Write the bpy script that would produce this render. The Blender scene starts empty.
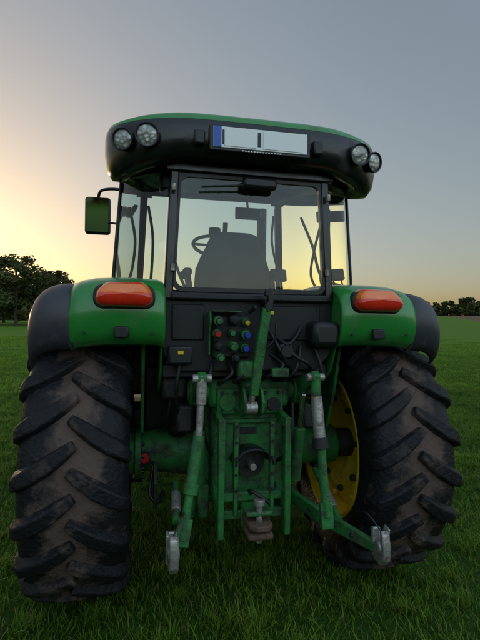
import bpy, bmesh, math, random
from mathutils import Vector, Matrix
random.seed(7)
scene=bpy.context.scene
scene.view_settings.view_transform='Standard'
scene.view_settings.look='None'
scene.view_settings.exposure=0
COL=scene.collection

# ------------------------------------------------------------ materials
def nodes(name):
    m=bpy.data.materials.new(name); m.use_nodes=True
    nt=m.node_tree; b=nt.nodes['Principled BSDF']
    return m,nt,b
def N(nt,t,**k):
    n=nt.nodes.new(t)
    for a,v in k.items():
        if hasattr(n,a): setattr(n,a,v)
    return n
def mat(name,col,rough=.5,metal=0,var=.25,scale=6,dirt=None,dirtamt=.35,bump=.0,bscale=60,coat=0,dscale=4,rvar=.15):
    m,nt,b=nodes(name)
    L=nt.links.new
    tc=N(nt,'ShaderNodeTexCoord')
    n1=N(nt,'ShaderNodeTexNoise'); n1.inputs['Scale'].default_value=scale; n1.inputs['Detail'].default_value=8
    L(tc.outputs['Object'],n1.inputs['Vector'])
    mx=N(nt,'ShaderNodeMix',data_type='RGBA')
    mx.inputs['A'].default_value=(*[c*(1-var) for c in col],1)
    mx.inputs['B'].default_value=(*[min(1,c*(1+var)) for c in col],1)
    L(n1.outputs['Fac'],mx.inputs['Factor'])
    out=mx.outputs['Result']
    rr=N(nt,'ShaderNodeMapRange'); rr.inputs['To Min'].default_value=max(.03,rough-rvar); rr.inputs['To Max'].default_value=min(1,rough+rvar)
    L(n1.outputs['Fac'],rr.inputs['Value'])
    rout=rr.outputs['Result']
    if dirt:
        n2=N(nt,'ShaderNodeTexNoise'); n2.inputs['Scale'].default_value=dscale; n2.inputs['Detail'].default_value=10; n2.inputs['Roughness'].default_value=.7
        L(tc.outputs['Object'],n2.inputs['Vector'])
        r2=N(nt,'ShaderNodeValToRGB'); e=r2.color_ramp.elements
        e[0].position=.62-dirtamt*.35; e[1].position=.8-dirtamt*.25
        L(n2.outputs['Fac'],r2.inputs['Fac'])
        m2=N(nt,'ShaderNodeMix',data_type='RGBA'); m2.inputs['B'].default_value=(*dirt,1)
        L(r2.outputs['Color'],m2.inputs['Factor']); L(out,m2.inputs['A']); out=m2.outputs['Result']
        m3=N(nt,'ShaderNodeMix'); L(r2.outputs['Color'],m3.inputs['Factor']); L(rout,m3.inputs['A']); m3.inputs['B'].default_value=.9
        rout=m3.outputs['Result']
    L(out,b.inputs['Base Color']); L(rout,b.inputs['Roughness'])
    b.inputs['Metallic'].default_value=metal
    b.inputs['Coat Weight'].default_value=coat; b.inputs['Coat Roughness'].default_value=.12
    if bump:
        n3=N(nt,'ShaderNodeTexNoise'); n3.inputs['Scale'].default_value=bscale; n3.inputs['Detail'].default_value=5
        L(tc.outputs['Object'],n3.inputs['Vector'])
        bp=N(nt,'ShaderNodeBump'); bp.inputs['Strength'].default_value=bump; bp.inputs['Distance'].default_value=.01
        L(n3.outputs['Fac'],bp.inputs['Height']); L(bp.outputs['Normal'],b.inputs['Normal'])
    return m
M={}
M['green']=mat('green_paint',(.025,.235,.04),.28,coat=.5,var=.12,dirt=(.08,.13,.06),dirtamt=.15)
M['dgreen']=mat('green_cast_paint',(.022,.20,.04),.40,var=.35,scale=14,dirt=(.035,.034,.024),dirtamt=.62,dscale=9,bump=.3,bscale=90)
M['yellow']=mat('yellow_paint',(.85,.55,.02),.4,var=.12,dirt=(.28,.19,.07),dirtamt=.25,dscale=6)
M['black']=mat('black_plastic',(.010,.010,.012),.42,var=.3,bump=.08,bscale=200)
M['gloss']=mat('black_gloss_panel',(.007,.007,.009),.27,var=.3,rvar=.08,coat=.15,dirt=(.025,.025,.024),dirtamt=.2,dscale=5)
M['wall']=mat('cab_wall_black',(.006,.006,.007),.55,var=.3,scale=9,dirt=(.03,.028,.024),dirtamt=.3,dscale=7)
M['grey']=mat('fender_plastic',(.045,.043,.055),.45,var=.2,bump=.1,bscale=250,dirt=(.10,.09,.085),dirtamt=.25)
M['rubber_hose']=mat('hose_rubber',(.010,.010,.010),.5)
M['steel']=mat('worn_steel',(.45,.43,.40),.42,metal=.7,var=.35,scale=20,dirt=(.10,.06,.035),dirtamt=.45,dscale=18,bump=.2)
M['rust']=mat('rusty_iron',(.14,.10,.075),.7,metal=.4,var=.5,scale=25,bump=.4,dirt=(.16,.08,.04),dirtamt=.5,dscale=20)
M['cast']=mat('dark_cast_iron',(.022,.024,.022),.55,metal=.3,var=.4,scale=20,bump=.3,dirt=(.06,.05,.04),dirtamt=.4,dscale=12)
M['seat']=mat('seat_fabric',(.016,.017,.02),.85,var=.15)
M['white']=mat('plate_white',(.90,.90,.90),.35,var=.02)
M['blue']=mat('plate_blue',(.02,.10,.50),.35,var=.05)
M['capblue']=mat('cap_blue',(.01,.05,.45),.35,var=.1)
M['capred']=mat('cap_red',(.5,.012,.01),.35,var=.1)
M['capyellow']=mat('cap_yellow',(.6,.40,.02),.35,var=.1)
M['capgreen']=mat('cap_green',(.02,.2,.05),.35,var=.1)
M['label']=mat('label_yellow',(.8,.5,.02),.5,var=.1)
M['chrome']=mat('reflector_chrome',(.75,.76,.78),.12,metal=1,var=.05,rvar=.06)
M['mirror']=mat('mirror_glass',(.55,.57,.55),.04,metal=1,var=.03,rvar=.01)
M['bark']=mat('bark',(.06,.045,.035),.9,var=.4,bump=.5,bscale=8)
def taillens():
    m,nt,b=nodes('tail_lens'); L=nt.links.new
    tc=N(nt,'ShaderNodeTexCoord'); sp=N(nt,'ShaderNodeSeparateXYZ'); L(tc.outputs['Object'],sp.inputs[0])
    mr=N(nt,'ShaderNodeMapRange'); mr.inputs['From Min'].default_value=1.75; mr.inputs['From Max'].default_value=1.89; L(sp.outputs['Z'],mr.inputs['Value'])
    r=N(nt,'ShaderNodeValToRGB'); e=r.color_ramp.elements
    e[0].position=0; e[0].color=(.72,.02,.01,1); e[1].position=1; e[1].color=(.95,.13,.02,1)
    for p,c in((.48,(.80,.03,.01,1)),(.56,(.98,.20,.02,1)),(.82,(.98,.24,.03,1)),(.88,(.85,.05,.015,1))):
        q=e.new(p); q.color=c
    L(mr.outputs['Result'],r.inputs['Fac']); L(r.outputs['Color'],b.inputs['Base Color'])
    w=N(nt,'ShaderNodeTexWave'); w.inputs['Scale'].default_value=28; L(tc.outputs['Object'],w.inputs['Vector'])
    bp=N(nt,'ShaderNodeBump'); bp.inputs['Strength'].default_value=.25; bp.inputs['Distance'].default_value=.004; L(w.outputs['Fac'],bp.inputs['Height']); L(bp.outputs['Normal'],b.inputs['Normal'])
    b.inputs['Roughness'].default_value=.25; b.inputs['Coat Weight'].default_value=1; b.inputs['Coat Roughness'].default_value=.05
    b.inputs['Subsurface Weight'].default_value=.3; b.inputs['Subsurface Radius'].default_value=(.03,.01,.005)
    return m
M['tail']=taillens()

def lensmat():
    m,nt,b=nodes('lamp_lens'); L=nt.links.new
    tc=N(nt,'ShaderNodeTexCoord'); v=N(nt,'ShaderNodeTexVoronoi'); v.inputs['Scale'].default_value=45
    L(tc.outputs['Object'],v.inputs['Vector'])
    r=N(nt,'ShaderNodeValToRGB'); r.color_ramp.elements[0].color=(.8,.8,.74,1); r.color_ramp.elements[1].color=(.25,.25,.24,1); r.color_ramp.elements[1].position=.6
    L(v.outputs['Distance'],r.inputs['Fac']); L(r.outputs['Color'],b.inputs['Base Color'])
    bp=N(nt,'ShaderNodeBump'); bp.inputs['Strength'].default_value=.6; bp.inputs['Distance'].default_value=.01
    L(v.outputs['Distance'],bp.inputs['Height']); L(bp.outputs['Normal'],b.inputs['Normal'])
    b.inputs['Metallic'].default_value=.2; b.inputs['Roughness'].default_value=.25; b.inputs['Coat Weight'].default_value=1
    return m
M['lens']=lensmat()
def glassmat(name,tint,gl=.05):
    m=bpy.data.materials.new(name); m.use_nodes=True; nt=m.node_tree; nt.nodes.clear(); L=nt.links.new
    o=N(nt,'ShaderNodeOutputMaterial'); t=N(nt,'ShaderNodeBsdfTransparent'); g=N(nt,'ShaderNodeBsdfGlossy')
    t.inputs['Color'].default_value=(*tint,1); g.inputs['Roughness'].default_value=.02
    f=N(nt,'ShaderNodeFresnel'); f.inputs['IOR'].default_value=1.45
    n=N(nt,'ShaderNodeTexNoise'); n.inputs['Scale'].default_value=3; n.inputs['Detail'].default_value=4
    tc=N(nt,'ShaderNodeTexCoord'); L(tc.outputs['Object'],n.inputs['Vector'])
    mr=N(nt,'ShaderNodeMapRange'); mr.inputs['To Min'].default_value=0; mr.inputs['To Max'].default_value=gl
    L(n.outputs['Fac'],mr.inputs['Value'])
    a=N(nt,'ShaderNodeMath',operation='ADD'); L(f.outputs['Fac'],a.inputs[0]); L(mr.outputs['Result'],a.inputs[1])
    x=N(nt,'ShaderNodeMixShader'); L(a.outputs[0],x.inputs['Fac']); L(t.outputs[0],x.inputs[1]); L(g.outputs[0],x.inputs[2])
    L(x.outputs[0],o.inputs['Surface'])
    return m
M['glass']=glassmat('cab_glass',(.82,.93,.91))
def tyremat(name,lug):
    m,nt,b=nodes(name); L=nt.links.new
    tc=N(nt,'ShaderNodeTexCoord')
    n=N(nt,'ShaderNodeTexNoise'); n.inputs['Scale'].default_value=5; n.inputs['Detail'].default_value=12; n.inputs['Roughness'].default_value=.72
    L(tc.outputs['Object'],n.inputs['Vector'])
    sp=N(nt,'ShaderNodeSeparateXYZ'); L(tc.outputs['Object'],sp.inputs['Vector'])
    ab=N(nt,'ShaderNodeMath',operation='ABSOLUTE'); L(sp.outputs['X'],ab.inputs[0])
    mr=N(nt,'ShaderNodeMapRange'); mr.inputs['From Min'].default_value=0; mr.inputs['From Max'].default_value=.24
    mr.inputs['To Min'].default_value=.16 if not lug else .03; mr.inputs['To Max'].default_value=-.12
    L(ab.outputs[0],mr.inputs['Value'])
    ad=N(nt,'ShaderNodeMath',operation='ADD'); L(n.outputs['Fac'],ad.inputs[0]); L(mr.outputs['Result'],ad.inputs[1])
    r=N(nt,'ShaderNodeValToRGB'); e=r.color_ramp.elements; e[0].position=.46 if not lug else .50; e[1].position=.62 if not lug else .66
    e[0].color=(.010,.009,.011,1); e[1].color=(.125,.085,.072,1)
    L(ad.outputs[0],r.inputs['Fac']); L(r.outputs['Color'],b.inputs['Base Color'])
    r2=N(nt,'ShaderNodeMapRange'); r2.inputs['From Min'].default_value=.45; r2.inputs['From Max'].default_value=.65; r2.inputs['To Min'].default_value=.58; r2.inputs['To Max'].default_value=.95
    L(ad.outputs[0],r2.inputs['Value']); L(r2.outputs['Result'],b.inputs['Roughness'])
    b.inputs['Specular IOR Level'].default_value=.3
    n3=N(nt,'ShaderNodeTexNoise'); n3.inputs['Scale'].default_value=38; n3.inputs['Detail'].default_value=9
    L(tc.outputs['Object'],n3.inputs['Vector'])
    bp=N(nt,'ShaderNodeBump'); bp.inputs['Strength'].default_value=.7; bp.inputs['Distance'].default_value=.014
    L(n3.outputs['Fac'],bp.inputs['Height']); L(bp.outputs['Normal'],b.inputs['Normal'])
    return m
M['tyre']=tyremat('tyre_rubber',False); M['lug']=tyremat('tyre_lug_rubber',True)

# ------------------------------------------------------------ mesh helpers
def top(name):
    o=bpy.data.objects.new(name,None); COL.objects.link(o); return o
def mk(name,verts,faces,m,parent=None,smooth=False,bevel=0,seg=2,solid=0,sub=0,angle=40,loc=None):
    me=bpy.data.meshes.new(name); me.from_pydata([tuple(v) for v in verts],[],faces)
    me.validate(); me.update()
    bm=bmesh.new(); bm.from_mesh(me); bmesh.ops.recalc_face_normals(bm,faces=bm.faces); bm.to_mesh(me); bm.free()
    if isinstance(m,str): m=M[m]
    me.materials.append(m)
    o=bpy.data.objects.new(name,me); COL.objects.link(o)
    if parent: o.parent=parent
    if loc: o.location=loc
    if solid:
        s=o.modifiers.new('solid','SOLIDIFY'); s.thickness=solid; s.offset=0
    if sub:
        s=o.modifiers.new('sub','SUBSURF'); s.levels=sub; s.render_levels=sub
    if bevel:
        b=o.modifiers.new('bev','BEVEL'); b.width=bevel; b.segments=seg; b.limit_method='ANGLE'; b.angle_limit=math.radians(35)
    if smooth or bevel:
        for p in me.polygons: p.use_smooth=True
        if not sub:
            try:
                me.set_sharp_from_angle(angle=math.radians(angle))
            except Exception: pass
    return o
BOXF=[(0,1,3,2),(4,6,7,5),(0,4,5,1),(2,3,7,6),(0,2,6,4),(1,5,7,3)]
def box(name,c,s,m,parent,rot=(0,0,0),bevel=.006,taper=(1,1)):
    vs=[]
    R=Matrix.Rotation(rot[2],3,'Z')@Matrix.Rotation(rot[1],3,'Y')@Matrix.Rotation(rot[0],3,'X')
    for x in(-.5,.5):
        for y in(-.5,.5):
            for z in(-.5,.5):
                tx,ty=(taper if z>0 else (1,1))
                vs.append(R@Vector((x*s[0]*tx,y*s[1]*ty,z*s[2]))+Vector(c))
    return mk(name,vs,BOXF,m,parent,bevel=min(bevel,min(s)*.4))
def frame(d):
    d=d.normalized(); a=Vector((0,0,1)) if abs(d.z)<.9 else Vector((1,0,0))
    u=d.cross(a).normalized(); return u,d.cross(u).normalized()
def sweep(pts,rads,seg,cap=True):
    pts=[Vector(p) for p in pts]; vs=[];fs=[]
    n=len(pts); u=None
    for i,p in enumerate(pts):
        d=(pts[min(i+1,n-1)]-pts[max(i-1,0)])
        if d.length<1e-6: d=pts[-1]-pts[0]
        d.normalize()
        if u is None: u,_=frame(d)
        u=(u-d*u.dot(d)).normalized(); v=d.cross(u)
        for k in range(seg):
            a=2*math.pi*k/seg; vs.append(p+(u*math.cos(a)+v*math.sin(a))*rads[i])
    for i in range(n-1):
        for k in range(seg):
            fs.append((i*seg+k,i*seg+(k+1)%seg,(i+1)*seg+(k+1)%seg,(i+1)*seg+k))
    if cap: fs.append(tuple(range(seg))); fs.append(tuple((n-1)*seg+k for k in range(seg)))
    return vs,fs
def disc_stack(c,d,prof,seg=32,cap=True):
    c=Vector(c); d=Vector(d).normalized(); u,v=frame(d); vs=[];fs=[]
    for t,r in prof:
        for k in range(seg):
            a=2*math.pi*k/seg; vs.append(c+d*t+(u*math.cos(a)+v*math.sin(a))*r)
    for i in range(len(prof)-1):
        for k in range(seg): fs.append((i*seg+k,i*seg+(k+1)%seg,(i+1)*seg+(k+1)%seg,(i+1)*seg+k))
    if cap: fs.append(tuple((len(prof)-1)*seg+k for k in range(seg)))
    return vs,fs
def cyl(name,p0,p1,r0,m,parent,r1=None,seg=28,bevel=.003):
    vs,fs=sweep([p0,p1],[r0,r0 if r1 is None else r1],seg)
    return mk(name,vs,fs,m,parent,smooth=True,bevel=bevel)
def smoothpath(pts,k=6):
    P=[Vector(p) for p in pts]; P=[P[0]]+P+[P[-1]]; out=[]
    for i in range(1,len(P)-2):
        for j in range(k):
            t=j/k; a,b,c,d=P[i-1:i+3]
            out.append(.5*((2*b)+(c-a)*t+(2*a-5*b+4*c-d)*t*t+(3*b-a-3*c+d)*t**3))
    out.append(P[-2]); return out
def tube(name,pts,r,m,parent,k=6,seg=14):
    p=smoothpath(pts,k) if k>1 else pts
    vs,fs=sweep(p,[r]*len(p),seg); return mk(name,vs,fs,m,parent,smooth=True)
def bar(name,p0,p1,w,h,m,parent,bevel=.005,w1=None,h1=None,side=Vector((1,0,0))):
    p0=Vector(p0);p1=Vector(p1);d=(p1-p0).normalized()
    u=(side-d*side.dot(d)).normalized(); v=d.cross(u); vs=[]
    w1=w if w1 is None else w1; h1=h if h1 is None else h1
    for a in(-.5,.5):
        for b in(-.5,.5):
            for (p,ww,hh) in((p0,w,h),(p1,w1,h1)): vs.append(p+u*a*ww+v*b*hh)
    return mk(name,vs,BOXF,m,parent,bevel=min(bevel,w*.4,h*.4))
def poly(name,pts,axis,c,th,m,parent,bevel=.003):
    vs=[];n=len(pts)
    for s in(-.5,.5):
        for a,b in pts:
            q={'x':(c+s*th,a,b),'y':(a,c+s*th,b),'z':(a,b,c+s*th)}[axis]; vs.append(q)
    fs=[tuple(range(n)),tuple(range(n,2*n))]+[(i,(i+1)%n,n+(i+1)%n,n+i) for i in range(n)]
    return mk(name,vs,fs,m,parent,bevel=bevel)
def lathe(name,prof,c,m,parent,seg=72,closed=False,mirror=1,angle=35):
    vs=[];fs=[];n=len(prof)
    for k in range(seg):
        a=2*math.pi*k/seg
        for x,r in prof: vs.append((mirror*x,-r*math.cos(a),r*math.sin(a)))
    for k in range(seg):
        for i in range(n if closed else n-1):
            j=(i+1)%n; k2=(k+1)%seg
            fs.append((k*n+i,k*n+j,k2*n+j,k2*n+i))
    return mk(name,vs,fs,m,parent,smooth=True,angle=angle,loc=c)
def bolts(name,cs,axis,r,h,m,parent):
    vs=[];fs=[]
    for c in cs:
        a=Vector(axis); v,f=sweep([Vector(c),Vector(c)+a*h],[r,r*.9],6); o=len(vs); vs+=v; fs+=[tuple(i+o for i in q) for q in f]
    return mk(name,vs,fs,m,parent)

# ------------------------------------------------------------ TRACTOR
T=top('tractor')
def wheel(prefix,cx,cy,R,W,nl,side):
    k=R/.826; kx=W/.547
    c=(cx,cy,R)
    prof=[(-.240,.505),(-.264,.54),(-.275,.59),(-.274,.65),(-.262,.71),(-.235,.752),(-.19,.772),(-.1,.782),(0,.786),
          (.1,.782),(.19,.772),(.235,.752),(.262,.71),(.274,.65),(.275,.59),(.264,.54),(.240,.505),(.2,.47),(-.2,.47)]
    lathe(prefix+'_tyre_carcass',[(x*kx,r*k) for x,r in prof],c,'tyre',T,seg=96,closed=True)
    path=[(-.014,.826,-.014,.77,0,.6),(.05,.826,.05,.77,.062,.85),(.12,.822,.12,.765,.125,1),(.195,.813,.19,.755,.178,1.05),(.25,.797,.235,.735,.212,1.1),
          (.278,.762,.25,.72,.232,1.05),(.288,.715,.258,.69,.24,.95),(.277,.665,.26,.655,.246,.7)]
    vs=[];fs=[]
    for s in(-1,1):
        for q in range(nl):
            th0=2*math.pi*(q+(0 if s<0 else .5))/nl+random.uniform(-.004,.004)
            base=len(vs)
            for (xt,rt,xb,rb,dp,wf) in path:
                wt=.066*wf*20/nl; wb=.10*wf*20/nl
                dp=dp*20/nl; rt+=random.uniform(-.002,.0015)
                for (x,r,w) in((xb,rb,-wb),(xt,rt,-wt),(xt,rt,wt),(xb,rb,wb)):
                    th=th0-dp+(w/2)/.8*.9+random.uniform(-.0015,.0015)
                    xx=x+ (w/2)*.55*(1 if abs(x)<.24 else .1)
                    vs.append((s*xx*kx,-r*k*math.cos(th),r*k*math.sin(th)))
            n=len(path)
            for i in range(n-1):
                for j in range(3):
                    a=base+i*4+j; fs.append((a,a+1,a+5,a+4))
            fs.append(tuple(base+j for j in range(4))); fs.append(tuple(base+(n-1)*4+j for j in range(4)))
    mk(prefix+'_tyre_lugs',vs,fs,'lug',T,bevel=.008,seg=2,loc=c)
    e=1.06
    rp=[(.24,.482),(.25,.478),(.25,.462),(.225,.452),(.19,.44),(.15,.41),(.10,.40),(.02,.40),(-.08,.40),(-.15,.41),(-.19,.44),(-.225,.452),(-.25,.462),(-.25,.478),(-.24,.482),
        (-.225,.465),(-.18,.452),(-.12,.43),(.1,.43),(.18,.452),(.225,.465)]
    lathe(prefix+'_rim',[(x*kx,r*k*e) for x,r in rp],c,'yellow',T,seg=72,closed=True,mirror=side)
    q=-.12
    dp=[(.045+q,.405),(.035+q,.38),(.0+q,.35),(-.015+q,.30),(.02+q,.24),(.05+q,.20),(.055+q,.10),(.06+q,.0),(.04+q,.0),(.035+q,.10),(.03+q,.19),(0+q,.235),(-.035+q,.30),(-.02+q,.36),(.02+q,.405)]
    lathe(prefix+'_wheel_disc',[(x*kx,r*k*e) for x,r in dp],c,'yellow',T,seg=72,closed=False,mirror=side)
    cs=[(cx+side*(-.035+q)*kx,cy-.31*k*math.cos(a),R+.31*k*math.sin(a)) for a in [2*math.pi*i/8+.2 for i in range(8)]]
    bolts(prefix+'_wheel_bolts',cs,(-side,0,0),.022*k,.03,'cast',T)
    cs=[(cx+side*(-.02+q)*kx,cy-.385*k*math.cos(a),R+.385*k*math.sin(a)) for a in [2*math.pi*(i+.5)/8+.2 for i in range(8)]]
    bolts(prefix+'_rim_lug_bolts',cs,(-side,0,0),.02*k,.03,'yellow',T)
    cs=[(cx+side*(.055+q)*kx,cy-.15*k*math.cos(a),R+.15*k*math.sin(a)) for a in [2*math.pi*i/8 for i in range(8)]]
    bolts(prefix+'_hub_bolts',cs,(side,0,0),.018*k,.03,'steel',T)
    cyl(prefix+'_hub',(cx+side*(.04+q),cy,R),(cx+side*.08,cy,R),.085*k,'yellow',T)
TR=.942
wheel('rear_wheel_left',-TR,0,.826,.547,20,-1)
wheel('rear_wheel_right',TR+.012,0,.826,.547,20,1)
wheel('front_wheel_left',-.86,2.35,.60,.40,18,-1)
wheel('front_wheel_right',.86,2.35,.60,.40,18,1)

for s,n in((-1,'left'),(1,'right')):
    cyl(f'axle_housing_{n}',(s*.24,0,.826),(s*.60,0,.826),.17,'dgreen',T,r1=.125)
    cyl(f'axle_flange_{n}',(s*.60,0,.826),(s*.64,0,.826),.18,'dgreen',T)
    cyl(f'final_drive_{n}',(s*.64,0,.826),(s*.74,0,.826),.15,'dgreen',T,r1=.13)
    cyl(f'axle_hub_{n}',(s*.74,0,.826),(s*.88,0,.826),.10,'cast',T)
    bolts(f'axle_flange_bolts_{n}',[(s*.60,-.155*math.cos(a),.826+.155*math.sin(a)) for a in [i*math.pi/6 for i in range(12)]],(-s,0,0),.011,.02,'cast',T)
    for z in(.74,.91):
        bar(f'axle_rib_{n}',(s*.24,-.10,z),(s*.58,-.09,.826+(z-.826)*.8),.03,.02,'dgreen',T,side=Vector((0,0,1)))
box('rear_axle_case',(0,.10,.88),(.50,.80,.66),'dgreen',T,bevel=.05)
box('transmission_case',(0,1.0,.88),(.42,1.1,.5),'dgreen',T,bevel=.04)
box('engine_block',(0,2.2,1.0),(.42,1.3,.65),'cast',T,bevel=.04)
bar('front_axle_beam',(-.68,2.35,.60),(.68,2.35,.60),.16,.16,'dgreen',T,side=Vector((0,0,1)))
box('front_axle_pivot',(0,2.35,.66),(.28,.35,.25),'dgreen',T,bevel=.03)
for s in(-1,1): cyl('front_final_drive',(s*.66,2.35,.6),(s*.82,2.35,.6),.13,'dgreen',T)
hs=[]
for y,w,zt,zb in((.98,.40,1.72,1.15),(1.6,.39,1.70,1.10),(2.3,.37,1.64,1.02),(2.8,.34,1.54,.95),(3.02,.28,1.38,.92),(3.07,.22,1.2,.92)):
    ring=[]
    for a,b in((-1,0),(-1,.35),(-.98,.68),(-.88,.88),(-.6,.98),(0,1),(.6,.98),(.88,.88),(.98,.68),(1,.35),(1,0)):
        ring.append((a*w,y,zb+(zt-zb)*b))
    hs.append(ring)
vs=[p for r in hs for p in r]; n=11; fs=[(i*n+j,i*n+j+1,(i+1)*n+j+1,(i+1)*n+j) for i in range(5) for j in range(10)]
fs+= [tuple(range(n)),tuple(5*n+j for j in range(n))]
mk('hood',vs,fs,'green',T,smooth=True,angle=50)
for s in(-1,1): box('hood_side_grille',(s*.392,1.95,1.3),(.02,.7,.28),'black',T)
box('front_grille',(0,3.06,1.12),(.36,.05,.36),'black',T,bevel=.02)
for s in(-1,1): box('headlight',(s*.17,3.06,1.36),(.14,.06,.08),'lens',T,bevel=.02)
cyl('exhaust_stack',(.50,1.15,1.2),(.50,1.15,2.75),.045,'cast',T)
box('fuel_tank',(-.55,.75,.85),(.32,.7,.45),'black',T,bevel=.06)
box('tank_right',(.55,.75,.85),(.32,.7,.45),'black',T,bevel=.06)
for s in(-1,1):
    box('inner_guard',(s*.42,.40,1.12),(.34,.25,.50),'black',T,bevel=.03)
    box('sky_gap_blocker',(s*.59,.62,1.32),(.36,.56,.36),'black',T,bevel=.03)  # added box, blocks bright sky showing through the gap under the cab
for i,(z,w) in enumerate(((.45,.34),(.72,.34),(1.0,.34))): box('cab_step',(-.72,.72,z),(.28,w,.03),'black',T)

# ---------------- fenders
PATH=[(-.60,1.555),(-.665,1.60),(-.70,1.69),(-.695,1.78),(-.655,1.85),(-.57,1.895),(-.42,1.915),(-.1,1.925),(.25,1.89),(.52,1.79),(.72,1.63),(.85,1.42),(.90,1.22)]
PS=smoothpath([(0,a,b) for a,b in PATH],3)
def rr2(x0,x1,z0,z1,r,n=6):
    pts=[]
    for cx,cz,a0 in((x1-r,z0+r,-90),(x1-r,z1-r,0),(x0+r,z1-r,90),(x0+r,z0+r,180)):
        for i in range(n+1):
            a=math.radians(a0+90*i/n); pts.append((cx+r*math.cos(a),cz+r*math.sin(a)))
    return pts
def fender(s,n):
    def surf(name,stations,m,solid):
        vs=[];fs=[];k=len(PS)
        for x,f in stations:
            for p in PS: vs.append((s*x,p.y*f,.826+(p.z-.826)*f))
        for i in range(len(stations)-1):
            for j in range(k-1): fs.append((i*k+j,i*k+j+1,(i+1)*k+j+1,(i+1)*k+j))
        return mk(name,vs,fs,m,T,smooth=True,solid=solid,angle=50)
    surf(f'fender_{n}',[(.495,.975),(.505,.99),(.53,1),(.62,1.004),(.75,1.004),(.86,.998),(.93,.985),(.965,.968),(.975,.95)],'green',.014)
    surf(f'fender_extension_{n}',[(.955,.955),(.985,.968),(1.03,.966),(1.08,.955),(1.12,.935),(1.155,.90),(1.175,.86),(1.18,.82)],'grey',.014)
    pts=[(p.y*.985,.826+(p.z-.826)*.985) for p in PS]+[(.80,1.1),(.2,1.22),(-.30,1.25),(-.52,1.40)]
    poly(f'fender_inner_wall_{n}',pts,'x',s*.505,.012,'green',T)
    poly(f'fender_bracket_{n}',[(-.45,1.56),(-.1,1.56),(-.1,1.0),(-.25,1.0),(-.36,1.25)],'x',s*.60,.02,'dgreen',T)
    # tail light: one domed lens
    x0,x1,z0,z1=.555,.848,1.752,1.888
    cx,cz=(x0+x1)/2,(z0+z1)/2
    sect=[(-.60,1.0),(-.70,1.0),(-.728,.985),(-.748,.945),(-.764,.87),(-.776,.74),(-.783,.55),(-.787,.3),(-.788,.02)]
    o2=rr2(x0,x1,z0,z1,.055,8); vs=[];fs=[]
    for y,f in sect:
        for x,z in o2:
            t=(z-z0)/(z1-z0); x_=cx+(x-cx)*(1-.16*t*t)
            fx=1-(1-f)*.5 if f>.1 else f
            z_=z-.018*t*((x-cx)/.146)**2*(1 if x>cx else .5)
            vs.append((s*(cx+(x_-cx)*fx),y+.05*max(0,t-.45),cz+(z_-cz)*f))
    k=len(o2)
    for i in range(len(sect)-1):
        for j in range(k): fs.append((i*k+j,i*k+(j+1)%k,(i+1)*k+(j+1)%k,(i+1)*k+j))
    mk(f'tail_light_lens_{n}',vs,fs,'tail',T,smooth=True,angle=75)
    poly(f'tail_light_base_{n}',rr2(s*x0-(.008*s),s*x1+.008*s,z0-.010,z1-.02,.05) if s>0 else rr2(-x1-.008,-x0+.008,z0-.010,z1-.02,.05),'y',-.665,.10,'black',T,bevel=.008)
    box(f'fender_socket_{n}',(s*.715,-.705,1.625),(.075,.03,.06),'black',T,bevel=.008)
    for x in(.56,.9): bolts(f'fender_screw_{n}',[(s*x,-.695,1.62)],(0,-1,0),.009,.008,'cast',T)
fender(-1,'left'); fender(1,'right')

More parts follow.
